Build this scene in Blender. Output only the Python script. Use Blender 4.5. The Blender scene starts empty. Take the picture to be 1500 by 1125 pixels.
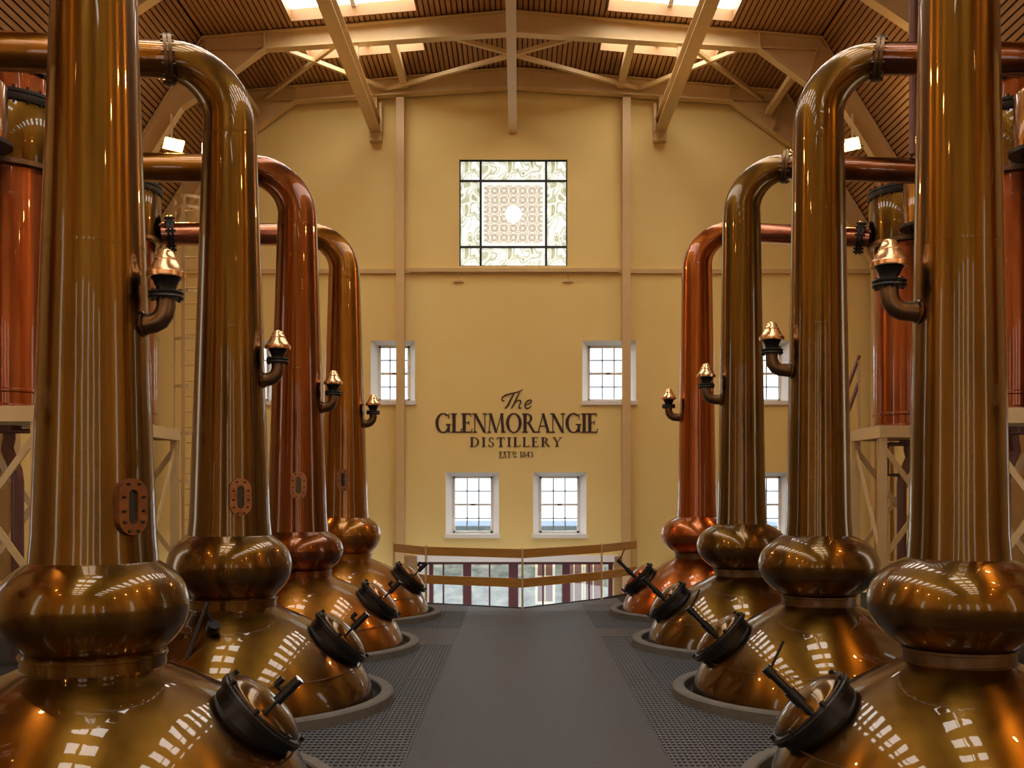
import bpy, math, random
from mathutils import Matrix, Vector
random.seed(7)
PI = math.pi
SC = bpy.context.scene
COL = SC.collection

# ------------------------------------------------------------------ camera, world, exposure
F = 1550.0            # focal length in pixels of the 1500 px wide frame
EYE = 2.4
VX, VY = 758.0, 716.0  # vanishing point of the hall in the photograph
cam = bpy.data.cameras.new('camera')
cam.sensor_width = 36.0
cam.lens = F / 1500.0 * 36.0
cam.shift_x = -(VX - 750.0) / 1500.0
cam.shift_y = (VY - 562.5) / 1500.0
cam.clip_start = 0.05
cam.clip_end = 300
camo = bpy.data.objects.new('camera', cam)
COL.objects.link(camo)
camo.location = (0, 0, EYE)
camo.rotation_euler = (PI / 2, 0, 0)
SC.camera = camo

world = bpy.data.worlds.new('sky')
SC.world = world
world.use_nodes = True
wn = world.node_tree
wn.nodes['Background'].inputs['Color'].default_value = (0.86, 0.93, 1.0, 1)
wn.nodes['Background'].inputs['Strength'].default_value = 3.0

vs = SC.view_settings
vs.view_transform = 'Standard'
vs.look = 'None'
vs.gamma = 1.0
vs.use_curve_mapping = False
vs.exposure = 0.28
SKYLIGHT = 7.5         # radiance of the daylit skylight glass
LAMP = 400.0           # radiance of the flood lamp glass
SC.cycles.max_bounces = 8
SC.cycles.diffuse_bounces = 4
SC.cycles.glossy_bounces = 5
SC.cycles.sample_clamp_indirect = 6.0

# ------------------------------------------------------------------ materials
MATS = {}
def mat(name, base=(0.5, 0.5, 0.5), rough=0.5, metal=0.0, coat=0.0, vary=0.0, scale=3.0, stretch=(1, 1, 1),
        bump=0.0, bscale=8.0, emit=None, estr=0.0, base2=None, rvary=0.0, spec=0.5):
    if name in MATS:
        return MATS[name]
    m = bpy.data.materials.new(name)
    m.use_nodes = True
    nt = m.node_tree
    p = nt.nodes['Principled BSDF']
    p.inputs['Base Color'].default_value = (*base, 1)
    p.inputs['Roughness'].default_value = rough
    p.inputs['Metallic'].default_value = metal
    p.inputs['Coat Weight'].default_value = coat
    p.inputs['Coat Roughness'].default_value = 0.025
    p.inputs['Specular IOR Level'].default_value = spec
    if emit:
        p.inputs['Emission Color'].default_value = (*emit, 1)
        p.inputs['Emission Strength'].default_value = estr
    tc = None
    if vary or base2 or bump or rvary:
        tc = nt.nodes.new('ShaderNodeTexCoord')
        mp = nt.nodes.new('ShaderNodeMapping')
        mp.inputs['Scale'].default_value = stretch
        nt.links.new(tc.outputs['Object'], mp.inputs['Vector'])
        n = nt.nodes.new('ShaderNodeTexNoise')
        n.inputs['Scale'].default_value = scale
        n.inputs['Detail'].default_value = 4
        nt.links.new(mp.outputs['Vector'], n.inputs['Vector'])
        if vary or base2:
            r = nt.nodes.new('ShaderNodeValToRGB')
            b2 = base2 or tuple(c * (1 - vary) for c in base)
            r.color_ramp.elements[0].position = 0.33
            r.color_ramp.elements[0].color = (*b2, 1)
            r.color_ramp.elements[1].position = 0.67
            r.color_ramp.elements[1].color = (*base, 1)
            nt.links.new(n.outputs['Fac'], r.inputs['Fac'])
            nt.links.new(r.outputs['Color'], p.inputs['Base Color'])
        if rvary:
            mr = nt.nodes.new('ShaderNodeMapRange')
            mr.inputs['To Min'].default_value = max(0.02, rough - rvary)
            mr.inputs['To Max'].default_value = rough + rvary
            nt.links.new(n.outputs['Fac'], mr.inputs['Value'])
            nt.links.new(mr.outputs['Result'], p.inputs['Roughness'])
        if bump:
            n2 = nt.nodes.new('ShaderNodeTexNoise')
            n2.inputs['Scale'].default_value = bscale
            n2.inputs['Detail'].default_value = 2
            nt.links.new(mp.outputs['Vector'], n2.inputs['Vector'])
            bp = nt.nodes.new('ShaderNodeBump')
            bp.inputs['Strength'].default_value = bump
            bp.inputs['Distance'].default_value = 0.02
            nt.links.new(n2.outputs['Fac'], bp.inputs['Height'])
            nt.links.new(bp.outputs['Normal'], p.inputs['Normal'])
            if coat:
                nt.links.new(bp.outputs['Normal'], p.inputs['Coat Normal'])
    MATS[name] = m
    return m

def copper(name, c, c2, rough=0.30):
    m = mat(name, c, rough, 1.0, 0.8, base2=c2, scale=2.2, stretch=(1.6, 1.6, 0.35), bump=0.09, bscale=3.2, rvary=0.05)
    # metal polished round the axis: highlights are drawn out along the height
    nt = m.node_tree
    p = nt.nodes['Principled BSDF']
    tg = nt.nodes.new('ShaderNodeTangent'); tg.direction_type = 'RADIAL'; tg.axis = 'Z'
    nt.links.new(tg.outputs['Tangent'], p.inputs['Tangent'])
    p.inputs['Anisotropic'].default_value = 0.8
    p.inputs['Anisotropic Rotation'].default_value = 0.25
    return m
CU_OLIVE = copper('copper_olive', (0.155, 0.075, 0.009), (0.095, 0.045, 0.005))
CU_GOLD = copper('copper_golden', (0.31, 0.120, 0.012), (0.215, 0.082, 0.008))
CU_RED = copper('copper_red', (0.21, 0.058, 0.010), (0.14, 0.038, 0.006))
CU_ORANGE = copper('copper_orange', (0.38, 0.098, 0.014), (0.28, 0.070, 0.010))
CU_COND = copper('copper_condenser', (0.33, 0.085, 0.020), (0.22, 0.052, 0.012), 0.30)
CU_PINK = copper('copper_pink', (0.45, 0.16, 0.075), (0.36, 0.12, 0.055), 0.25)
CU_CAP = mat('copper_cap', (0.86, 0.50, 0.24), 0.24, 1.0)
CU_DARK = mat('copper_tarnished', (0.20, 0.12, 0.06), 0.35, 0.9, vary=0.4, scale=9)
CU_PLATE = mat('copper_plate', (0.36, 0.16, 0.065), 0.38, 0.9, vary=0.3, scale=12)
BLACK = mat('black_iron', (0.008, 0.0075, 0.007), 0.36, 0.2)
CHROME = mat('bright_steel', (0.75, 0.74, 0.72), 0.18, 1.0)
GAP_SHADE = mat('black_gap_shade', (0.006, 0.006, 0.006), 0.9)  # near-black colour standing in for the shade in the kerb gaps
GLASSDARK = mat('sight_glass', (0.012, 0.018, 0.022), 0.05, 0.0, 0.6)
WALL = mat('cream_wall', (0.88, 0.68, 0.265), 0.75, base2=(0.86, 0.65, 0.24), scale=0.7, bump=0.15, bscale=5)
STEEL = mat('cream_steel', (0.68, 0.48, 0.22), 0.45, vary=0.06, scale=4)
BOARD = mat('ceiling_board', (0.46, 0.235, 0.08), 0.55, base2=(0.34, 0.165, 0.052), scale=2.0, stretch=(6, 0.25, 6))
BACK = mat('ceiling_backing', (0.05, 0.022, 0.01), 0.9)
REVEAL = mat('pine_reveal', (0.27, 0.125, 0.032), 0.55, vary=0.12, scale=3)
WHITE = mat('white_paint', (0.86, 0.84, 0.80), 0.5)
RAILWOOD = mat('golden_oak_rail', (0.52, 0.27, 0.055), 0.42, vary=0.25, scale=3, stretch=(0.6, 0.6, 8))
REDPAINT = mat('oxblood_paint', (0.10, 0.005, 0.010), 0.5)
LEAD = mat('window_lead', (0.02, 0.03, 0.028), 0.6)
INK = mat('sign_brown', (0.045, 0.018, 0.010), 0.6)
RUBBER = mat('walkway_rubber', (0.0235, 0.032, 0.047), 0.46, vary=0.35, scale=26, stretch=(0.3, 2.4, 1), bump=0.6, bscale=45)
GRATE = mat('grating_rubber', (0.066, 0.078, 0.095), 0.55)
PIT = mat('floor_under_grating', (0.012, 0.012, 0.013), 0.9)
KERB = mat('kerb_stone', (0.125, 0.122, 0.108), 0.75, vary=0.2, scale=6)
CONC = mat('lower_concrete', (0.25, 0.24, 0.22), 0.8, vary=0.15, scale=2)
BRICK = mat('pier_brick', (0.42, 0.24, 0.10), 0.8, vary=0.3, scale=9, stretch=(1, 1, 4))
STONE = mat('outdoor_stone', (0.46, 0.49, 0.54), 0.85, base2=(0.17, 0.21, 0.26), scale=2.6, stretch=(1, 1, 2.0))
SLATE = mat('outdoor_slate', (0.16, 0.22, 0.32), 0.7, vary=0.3, scale=4)
REDBRICK = mat('outdoor_red_shutter', (0.20, 0.09, 0.09), 0.8, vary=0.2, scale=6)
PIPEP = mat('purple_brown_pipe', (0.16, 0.075, 0.06), 0.4, 0.4)
LAMPBODY = mat('lamp_body', (0.55, 0.42, 0.2), 0.45)
LAMPGLASS = mat('lamp_glass', (1, 0.8, 0.5), 0.4, emit=(1.0, 0.50, 0.13), estr=LAMP)
DAYGLASS = mat('daylit_glass', (0.9, 0.95, 1), 0.4, emit=(1.0, 0.96, 0.90), estr=SKYLIGHT)
REARGLASS = mat('rear_daylit_glass', (0.9, 0.95, 1), 0.4, emit=(0.80, 0.89, 1.0), estr=1.8)
ORANGE = mat('hazard_orange', (0.6, 0.2, 0.03), 0.5)

def glass_mat():
    m = bpy.data.materials.new('window_glass')
    m.use_nodes = True
    nt = m.node_tree
    nt.nodes.remove(nt.nodes['Principled BSDF'])
    out = nt.nodes['Material Output']
    t = nt.nodes.new('ShaderNodeBsdfTransparent')
    t.inputs['Color'].default_value = (0.93, 0.96, 0.98, 1)
    g = nt.nodes.new('ShaderNodeBsdfGlossy')
    g.inputs['Roughness'].default_value = 0.03
    x = nt.nodes.new('ShaderNodeMixShader')
    x.inputs['Fac'].default_value = 0.06
    nt.links.new(t.outputs[0], x.inputs[1])
    nt.links.new(g.outputs[0], x.inputs[2])
    nt.links.new(x.outputs[0], out.inputs['Surface'])
    return m
GLASS = glass_mat()

def etched_mat(name, centre):
    # embossed window glass lit by the sky behind it
    m = bpy.data.materials.new(name)
    m.use_nodes = True
    nt = m.node_tree
    p = nt.nodes['Principled BSDF']
    p.inputs['Base Color'].default_value = (0.75, 0.78, 0.72, 1)
    p.inputs['Roughness'].default_value = 0.25
    tc = nt.nodes.new('ShaderNodeTexCoord')
    L = nt.links.new
    def math_(op, a, b=None):
        n = nt.nodes.new('ShaderNodeMath'); n.operation = op
        for i, v in enumerate((a, b)):
            if v is None: continue
            if isinstance(v, (int, float)): n.inputs[i].default_value = v
            else: L(v, n.inputs[i])
        return n.outputs[0]
    ramp = nt.nodes.new('ShaderNodeValToRGB')
    if centre:
        sep = nt.nodes.new('ShaderNodeSeparateXYZ')
        L(tc.outputs['Object'], sep.inputs[0])
        x, z = sep.outputs['X'], sep.outputs['Z']
        k = 2 * PI / 0.235
        a = math_('MULTIPLY', math_('COSINE', math_('MULTIPLY', x, k)), math_('COSINE', math_('MULTIPLY', z, k)))
        b = math_('MULTIPLY', math_('SINE', math_('MULTIPLY', math_('ADD', x, z), k * 1.5)),
                  math_('SINE', math_('MULTIPLY', math_('SUBTRACT', x, z), k * 1.5)))
        s = math_('ABSOLUTE', math_('ADD', a, math_('MULTIPLY', b, 0.8)))
        r = math_('SQRT', math_('ADD', math_('MULTIPLY', x, x), math_('MULTIPLY', z, z)))
        edge = math_('MAXIMUM', math_('ABSOLUTE', x), math_('ABSOLUTE', z))
        bright = math_('MAXIMUM', math_('LESS_THAN', r, 0.215), math_('GREATER_THAN', edge, 0.735))
        fac = math_('MAXIMUM', math_('MULTIPLY', s, 0.75), bright)
        L(fac, ramp.inputs['Fac'])
        ramp.color_ramp.elements[0].position = 0.0
        ramp.color_ramp.elements[0].color = (0.16, 0.12, 0.09, 1)
        ramp.color_ramp.elements[1].position = 0.9
        ramp.color_ramp.elements[1].color = (0.95, 0.97, 0.93, 1)
        e = ramp.color_ramp.elements.new(0.4)
        e.color = (0.55, 0.52, 0.40, 1)
    else:
        n = nt.nodes.new('ShaderNodeTexNoise')
        n.inputs['Scale'].default_value = 2.0
        n.inputs['Detail'].default_value = 0.5
        n.inputs['Distortion'].default_value = 1.6
        L(tc.outputs['Object'], n.inputs['Vector'])
        w = math_('SINE', math_('MULTIPLY', n.outputs['Fac'], 48.0))
        fac = math_('ADD', math_('MULTIPLY', w, 0.26), n.outputs['Fac'])
        L(fac, ramp.inputs['Fac'])
        ramp.color_ramp.elements[0].position = 0.15
        ramp.color_ramp.elements[0].color = (0.22, 0.28, 0.13, 1)
        ramp.color_ramp.elements[1].position = 0.75
        ramp.color_ramp.elements[1].color = (1.0, 1.05, 1.02, 1)
        e = ramp.color_ramp.elements.new(0.42)
        e.color = (0.50, 0.58, 0.46, 1)
    L(ramp.outputs['Color'], p.inputs['Emission Color'])
    p.inputs['Emission Strength'].default_value = 0.75
    return m
ETCH_C = etched_mat('embossed_knotwork_glass', True)
ETCH_B = etched_mat('embossed_swirl_glass', False)

# ------------------------------------------------------------------ mesh helpers
class MB:
    def __init__(self):
        self.v, self.f = [], []
    def add(self, vs_, fs_, M=None):
        o = len(self.v)
        self.v += [tuple(M @ Vector(p)) if M else tuple(p) for p in vs_]
        self.f += [tuple(i + o for i in f) for f in fs_]
        return self
    def box(self, x0, x1, y0, y1, z0, z1, M=None):
        v = [(x0, y0, z0), (x1, y0, z0), (x1, y1, z0), (x0, y1, z0), (x0, y0, z1), (x1, y0, z1), (x1, y1, z1), (x0, y1, z1)]
        return self.add(v, [(0, 3, 2, 1), (4, 5, 6, 7), (0, 1, 5, 4), (1, 2, 6, 5), (2, 3, 7, 6), (3, 0, 4, 7)], M)
    def bar(self, p, q, w, h, up=(0, 0, 1)):
        """box from p to q, w across, h along up"""
        p, q = Vector(p), Vector(q)
        d = (q - p).normalized()
        s = d.cross(Vector(up))
        s = s.normalized() if s.length > 1e-5 else Vector((1, 0, 0))
        u = s.cross(d).normalized()
        vv = []
        for e in (p, q):
            for a, b in ((-1, -1), (1, -1), (1, 1), (-1, 1)):
                vv.append(e + s * (a * w / 2) + u * (b * h / 2))
        return self.add(vv, [(0, 1, 2, 3), (7, 6, 5, 4), (0, 4, 5, 1), (1, 5, 6, 2), (2, 6, 7, 3), (3, 7, 4, 0)])
    def lathe(self, prof, n=48, M=None, caps=False):
        vv, ff = [], []
        m = len(prof)
        for k in range(n):
            a = 2 * PI * k / n
            c, s = math.cos(a), math.sin(a)
            vv += [(r * c, r * s, z) for r, z in prof]
        for k in range(n):
            k2 = (k + 1) % n
            for i in range(m - 1):
                ff.append((k * m + i, k2 * m + i, k2 * m + i + 1, k * m + i + 1))
        if caps:
            ff.append(tuple(k * m for k in range(n))[::-1])
            ff.append(tuple(k * m + m - 1 for k in range(n)))
        return self.add(vv, ff, M)
    def tube(self, pts, rad, n=24, caps=True):
        pts = [Vector(p) for p in pts]
        if not isinstance(rad, (list, tuple)):
            rad = [rad] * len(pts)
        t0 = (pts[1] - pts[0]).normalized()
        ref = Vector((0, 1, 0)) if abs(t0.y) < 0.9 else Vector((1, 0, 0))
        u = t0.cross(ref).normalized()
        vv, ff = [], []
        for i, p in enumerate(pts):
            a = pts[max(i - 1, 0)]; b = pts[min(i + 1, len(pts) - 1)]
            t = (b - a).normalized()
            u = (u - t * u.dot(t)).normalized()
            w = t.cross(u)
            for k in range(n):
                an = 2 * PI * k / n
                vv.append(p + (u * math.cos(an) + w * math.sin(an)) * rad[i])
        for i in range(len(pts) - 1):
            for k in range(n):
                k2 = (k + 1) % n
                ff.append((i * n + k, i * n + k2, (i + 1) * n + k2, (i + 1) * n + k))
        if caps:
            ff.append(tuple(range(n))[::-1])
            ff.append(tuple((len(pts) - 1) * n + k for k in range(n)))
        return self.add(vv, ff)
    def prism(self, poly, y0, y1, M=None):
        """polygon in XZ extruded along Y"""
        n = len(poly)
        vv = [(x, y0, z) for x, z in poly] + [(x, y1, z) for x, z in poly]
        ff = [tuple(range(n)), tuple(range(2 * n - 1, n - 1, -1))]
        for i in range(n):
            j = (i + 1) % n
            ff.append((i, i + n, j + n, j))
        return self.add(vv, ff, M)
    def build(self, name, m, parent=None, smooth=False, loc=None):
        me = bpy.data.meshes.new(name)
        me.from_pydata(self.v, [], self.f)
        me.materials.append(m)
        if smooth:
            me.polygons.foreach_set('use_smooth', [True] * len(me.polygons))
            me.set_sharp_from_angle(angle=math.radians(38))
        me.update()
        o = bpy.data.objects.new(name, me)
        COL.objects.link(o)
        if parent: o.parent = parent
        if loc: o.location = loc
        return o

def tag(o, label, cat, group=None):
    o['label'] = label; o['category'] = cat
    if group: o['group'] = group
    return o
def struct(o):
    o['kind'] = 'structure'
    return o
def thing(name, loc, label=None, cat=None, group=None):
    o = bpy.data.objects.new(name, None)
    COL.objects.link(o)
    o.location = loc
    o.empty_display_size = 0.2
    if label: tag(o, label, cat, group)
    return o
def copy_tree(o, parent=None):
    c = o.copy(); COL.objects.link(c); c.parent = parent
    for ch in list(o.children):
        if ch.name in COL.objects: copy_tree(ch, c)
    return c
def link_mesh(name, me, parent, loc=(0, 0, 0)):
    o = bpy.data.objects.new(name, me)
    COL.objects.link(o); o.parent = parent; o.location = loc
    return o
def smooth_profile(pts, sub=5):
    out = []
    n = len(pts)
    for i in range(n - 1):
        p0 = pts[max(i - 1, 0)]; p1 = pts[i]; p2 = pts[i + 1]; p3 = pts[min(i + 2, n - 1)]
        for k in range(sub):
            t = k / sub
            out.append(tuple(0.5 * (2 * b + (c - a) * t + (2 * a - 5 * b + 4 * c - d) * t * t + (3 * b - a - 3 * c + d) * t ** 3)
                             for a, b, c, d in zip(p0, p1, p2, p3)))
    out.append(tuple(pts[-1]))
    return out
def frame_to(n, origin=(0, 0, 0)):
    """matrix whose z axis is n"""
    return Matrix.Translation(origin) @ Vector(n).normalized().to_track_quat('Z', 'Y').to_matrix().to_4x4()
ORD = ['first', 'second', 'third', 'fourth', 'fifth', 'sixth', 'seventh', 'eighth', 'ninth', 'tenth', 'eleventh', 'twelfth', 'thirteenth']

# ------------------------------------------------------------------ the hall
CX = -0.12              # centre line of the building
WY = 26.5               # inner face of the end wall
YB = -9.0              # rear wall behind the camera
WX = 9.42               # half width
LOW = -1.9              # lower floor beyond the deck
def wx(px): return (px - VX) * WY / F
def wz(py): return EYE + (VY - py) * WY / F

# --- floor
RAIL = [(-2.73, 23.4), (-1.91, 22.1), (0.10, 21.2), (1.83, 23.0), (2.76, 24.6)]
deck = MB()
outline = [(-WX + CX, YB), (WX + CX, YB), (WX + CX, 24.9), (2.76, 24.75)] + \
          [(x, y + 0.15) for x, y in RAIL[::-1][1:]] + [(-WX + CX, 23.5)]
n = len(outline)
deck.add([(x, y, -0.035) for x, y in outline] + [(x, y, -0.30) for x, y in outline],
         [tuple(range(n)), tuple(range(2 * n - 1, n - 1, -1))] + [(i, i + n, (i + 1) % n + n, (i + 1) % n) for i in range(n)])
floor = struct(deck.build('floor', PIT))
WL, WR = -0.99, 1.34
b = MB(); b.box(WL, WR, YB + 0.1, 20.85, -0.034, 0.0)
b.build('walkway_mat', RUBBER, floor)
b = MB()
pl = [(-1.9, 20.86), (2.2, 20.86), (2.2, 23.4)] + [(1.83, 23.05), (.10, 21.27), (-1.9, 22.1)]
b.add([(x, y, -.004) for x, y in pl] + [(x, y, -.034) for x, y in pl], [tuple(range(6)), tuple(range(11, 5, -1))] + [(i, i + 6, (i + 1) % 6 + 6, (i + 1) % 6) for i in range(6)])
b.build('end_plate', GRATE, floor)
# smooth cross panels between the third and fourth stills
b = MB(); b.box(WL - 1.356, WL - 0.004, 16.314, 18.206, -0.034, -0.002); b.build('crossing_mat', RUBBER, floor)
b = MB(); b.box(WR + 0.004, WR + 1.356, 17.264, 18.206, -0.034, -0.002); b.build('crossing_mat', RUBBER, floor)

STILLS = [  # side, x, y
    ('L', -3.16, 7.90), ('L', -3.24, 11.92), ('L', -3.32, 15.95), ('L', -3.27, 19.98),
    ('R', 3.41, 8.18), ('R', 3.474, 12.21), ('R', 3.44, 16.24), ('R', 3.44, 20.27)]
KERB_R = {'L': (1.83, 1.69), 'R': (1.67, 1.53)}
TS = 0.95
def grating_mesh(w, d):
    m = MB()
    nx = max(1, round(w / .052)); ny = max(1, round(d / .105))
    for i in range(nx + 1):
        x = min(max(i * w / nx, 0.011), w - 0.011)
        m.box(x - 0.009, x + 0.009, 0.002, d - 0.002, -0.03, -0.004)
    for j in range(ny + 1):
        y = min(max(j * d / ny, 0.013), d - 0.013)
        hw = 0.021 if 0 < j < ny else 0.013
        m.box(0.002, w - 0.002, y - hw, y + hw, -0.03, 0.0)
    me = bpy.data.meshes.new('grating_tile')
    me.from_pydata(m.v, [], m.f); me.materials.append(GRATE); me.update()
    return me
GM_FULL = grating_mesh(TS - 0.008, TS - 0.008)
GM_PART = grating_mesh(0.41 - 0.008, TS - 0.008)
def inside_kerb(x0, x1, y0, y1):
    for s, sx, sy in STILLS:
        R = KERB_R[s][0] - 0.02
        if all(math.hypot(x - sx, y - sy) < R for x in (x0, x1) for y in (y0, y1)):
            return True
    return False
for side in (-1, 1):
    cols = [(WR, 0.41)] + [(WR + 0.41 + k * TS, TS) for k in range(4)] if side > 0 else \
           [(WL - 0.41, 0.41)] + [(WL - 0.41 - (k + 1) * TS, TS) for k in range(4)]
    for ci, (x0, w) in enumerate(cols):
        for j in range(16):
            y0 = 8.71 + (j - 2) * TS
            if inside_kerb(x0, x0 + w, y0, y0 + TS): continue
            if ci < 2 and (side < 0 and 16.0 < y0 < 17.5 or side > 0 and 17.0 < y0 < 17.5): continue
            link_mesh('grating_tile', GM_PART if ci == 0 else GM_FULL, floor, (x0 + 0.004, y0 + 0.004, -0.002))
b = MB(); b.box(-15, 15, 21.0, WY + 0.5, LOW - 0.2, LOW)
struct(b.build('floor_lower', CONC))

# --- walls with openings
def wall_grid(x0, x1, z0, z1, holes, y0, y1):
    xs = sorted({x0, x1, *[h[0] for h in holes], *[h[1] for h in holes]})
    zs = sorted({z0, z1, *[h[2] for h in holes], *[h[3] for h in holes]})
    m = MB()
    for i in range(len(xs) - 1):
        for j in range(len(zs) - 1):
            cx_, cz_ = (xs[i] + xs[i + 1]) / 2, (zs[j] + zs[j + 1]) / 2
            if any(h[0] < cx_ < h[1] and h[2] < cz_ < h[3] for h in holes): continue
            m.box(xs[i], xs[i + 1], y0, y1, zs[j], zs[j + 1])
    return m
WINPX = [(543, 608, 499, 589), (853, 932, 499, 589), (653, 731, 692, 784), (781, 859, 692, 784),
         (322, 399, 499, 589), (1080, 1157, 499, 589), (322, 399, 692, 784), (1080, 1157, 692, 784)]
WINS = [(wx(a), wx(b_), wz(d), wz(c)) for a, b_, c, d in WINPX]
SG = (wx(673), wx(831), wz(390), wz(234))
DOOR = (wx(612), wx(899), LOW, wz(822))
TH = 0.45
end = wall_grid(-WX + CX - 0.3, WX + CX + 0.3, LOW - 0.1, 13.2, WINS + [SG, DOOR], WY, WY + TH)
struct(end.build('wall_end', WALL))
b = MB(); b.box(-WX + CX - 0.3, -WX + CX, YB - 0.3, WY + 0.2, LOW, 8.3); struct(b.build('wall_left', WALL))
b = MB(); b.box(WX + CX, WX + CX + 0.3, YB - 0.3, WY + 0.2, LOW, 8.3); struct(b.build('wall_right', WALL))
b = MB(); b.box(-WX + CX - 0.3, WX + CX + 0.3, YB - 0.3, YB, LOW, 13.2); struct(b.build('wall_rear', WALL))

# horizontal trim and ledge
b = MB(); b.box(-WX + CX, WX + CX, WY - 0.07, WY, wz(401), wz(395)); struct(b.build('trim_1', STEEL))
b = MB(); b.box(wx(600), wx(905), WY - 0.12, WY, wz(399.5), wz(394)); struct(b.build('trim_2', STEEL))
for i, px in enumerate((672, 832)):
    b = MB(); b.box(wx(px) - 0.12, wx(px) + 0.12, WY - 0.06, WY, wz(413.5), wz(411.5)); b.box(wx(px) - 0.012, wx(px) + 0.012, WY - 0.05, WY, wz(412), wz(400))
    tag(b.build('wall_bracket', STEEL), 'small cream bracket under the %s corner of the square embossed window' % ('left', 'right')[i], 'bracket')
b = MB(); b.box(wx(606), wx(905), WY - 0.05, WY, wz(823), wz(813)); struct(b.build('trim_3', WHITE))

# --- tall daylit windows in the rear wall, behind the camera
def tall_window(n_, loc, rot, w, rows):
    root = bpy.data.objects.new('window_%d' % n_, None); COL.objects.link(root); struct(root)
    root.location = loc; root.rotation_euler = (0, 0, rot)
    for k in range(rows):
        m = MB(); m.box(-w, w, .01, .03, k * 1.25 + .012, k * 1.25 + 1.238); m.build('pane', REARGLASS, root)
    t = rows * 1.25
    m = MB(); m.box(-w - .1, -w, .0, .08, -.05, t + .1); m.box(w, w + .1, .0, .08, -.05, t + .1); m.box(-w, w, 0, .08, t, t + .1); m.box(-w, w, 0, .08, -.05, .01); m.build('frame', WHITE, root)
for i, x_ in enumerate((-7.4, -3.3, 0.1, 3.3, 7.4)):
    tall_window(60 + i, (CX + x_, YB, .6), 0, .42, 6)
for i, y_ in enumerate((2.2, 12.5)):
    tall_window(70 + i, (-WX + CX, y_, .6), -PI / 2, .5, 5)
    tall_window(80 + i, (WX + CX, y_, .6), PI / 2, .5, 5)
# --- sash windows
def sash_window(idx, h):
    x0, x1, z0, z1 = h
    root = bpy.data.objects.new('window_%d' % idx, None); COL.objects.link(root); struct(root)
    root.location = ((x0 + x1) / 2, WY, z0)
    W, H = (x1 - x0) / 2, z1 - z0
    # white splayed lining and sill
    m = MB(); t = 0.17
    for s in (-1, 1):
        m.add([(s * W, 0.002, 0), (s * W, 0.002, H), (s * (W - t), 0.3, H - 0.1), (s * (W - t), 0.3, 0.05),
               (s * (W + .01), 0.002, 0), (s * (W + .01), 0.002, H), (s * (W + .01), 0.3, H), (s * (W + .01), 0.3, 0)],
              [(0, 1, 2, 3), (4, 7, 6, 5), (0, 4, 5, 1), (3, 2, 6, 7)])
    m.add([(-W, .002, H), (W, .002, H), (W - t, .3, H - .1), (-W + t, .3, H - .1)], [(0, 1, 2, 3)])
    m.build('lining', WHITE, root)
    m = MB(); m.box(-W - 0.03, W + 0.03, -0.06, 0.32, -0.07, 0.03); m.build('window_sill', WHITE, root)
    w, zb, zt = W - t, 0.05, H - 0.1
    m = MB(); fr = 0.05
    m.box(-w, -w + fr, .28, .36, zb, zt); m.box(w - fr, w, .28, .36, zb, zt)
    m.box(-w, w, .28, .36, zt - fr, zt); m.box(-w, w, .28, .36, zb, zb + fr)
    m.build('frame', WHITE, root)
    zm = (zb + zt) / 2
    m = MB(); m.box(-w + fr, w - fr, .285, .35, zm - .03, zm + .03); m.build('meeting_rail', WHITE, root)
    m = MB(); m.box(-.05, .05, .26, .285, zm - .012, zm + .012); m.build('catch', BLACK, root)
    m = MB(); bw = 0.015
    xs = [-w + fr + (2 * (w - fr)) * k / 3 for k in (1, 2)]
    for x in xs: m.box(x - bw, x + bw, .31, .335, zb + fr, zt - fr)
    for a, c in ((zb + fr, zm - .03), (zm + .03, zt - fr)): m.box(-w + fr, w - fr, .31, .335, (a + c) / 2 - bw, (a + c) / 2 + bw)
    m.build('glazing_bars', mat('glazing_bar_grey', (0.26, 0.26, 0.27), 0.5), root)
    px = [-w + fr] + xs + [w - fr]
    for a, c in ((zb + fr, zm - .03), (zm + .03, zt - fr)):
        zz = [a, (a + c) / 2, c]
        for i in range(3):
            for j in range(2):
                m = MB(); m.box(px[i] + bw, px[i + 1] - bw, .32, .326, zz[j] + bw, zz[j + 1] - bw)
                m.build('pane', GLASS, root)
for i, h in enumerate(WINS): sash_window(i + 1, h)

# --- square embossed window
x0, x1, z0, z1 = SG
root = bpy.data.objects.new('window_9', None); COL.objects.link(root); struct(root)
root.location = ((x0 + x1) / 2, WY, (z0 + z1) / 2)
hw, hh = (x1 - x0) / 2, (z1 - z0) / 2
cuts = [-hw, (704 - 752) * WY / F, (800 - 752) * WY / F, hw]
cutz = [-hh, wz(361) - (z0 + z1) / 2, wz(264) - (z0 + z1) / 2, hh]
for i in range(3):
    for j in range(3):
        cxp, czp = (cuts[i] + cuts[i + 1]) / 2, (cutz[j] + cutz[j + 1]) / 2
        m = MB(); m.box(cuts[i] - cxp + .02, cuts[i + 1] - cxp - .02, .08, .1, cutz[j] - czp + .02, cutz[j + 1] - czp - .02)
        o = m.build('pane', ETCH_C if i == j == 1 else ETCH_B, root)
        o.location = (cxp, 0, czp)
m = MB()
for c in cuts: m.box(c - .028, c + .028, .055, .11, -hh, hh)
m.build('upright_bars', LEAD, root)
m = MB()
for c in cutz: m.box(-hw, hw, .056, .109, c - .028, c + .028)
m.build('cross_bars', LEAD, root)
m = MB(); o_ = 0.06
m.box(-hw - o_, -hw, -.03, .06, -hh - o_, hh + o_); m.box(hw, hw + o_, -.03, .06, -hh - o_, hh + o_)
m.box(-hw, hw, -.03, .06, hh, hh + o_); m.box(-hw, hw, -.03, .06, -hh - o_, -hh)
m.build('surround', WALL, root)

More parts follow.
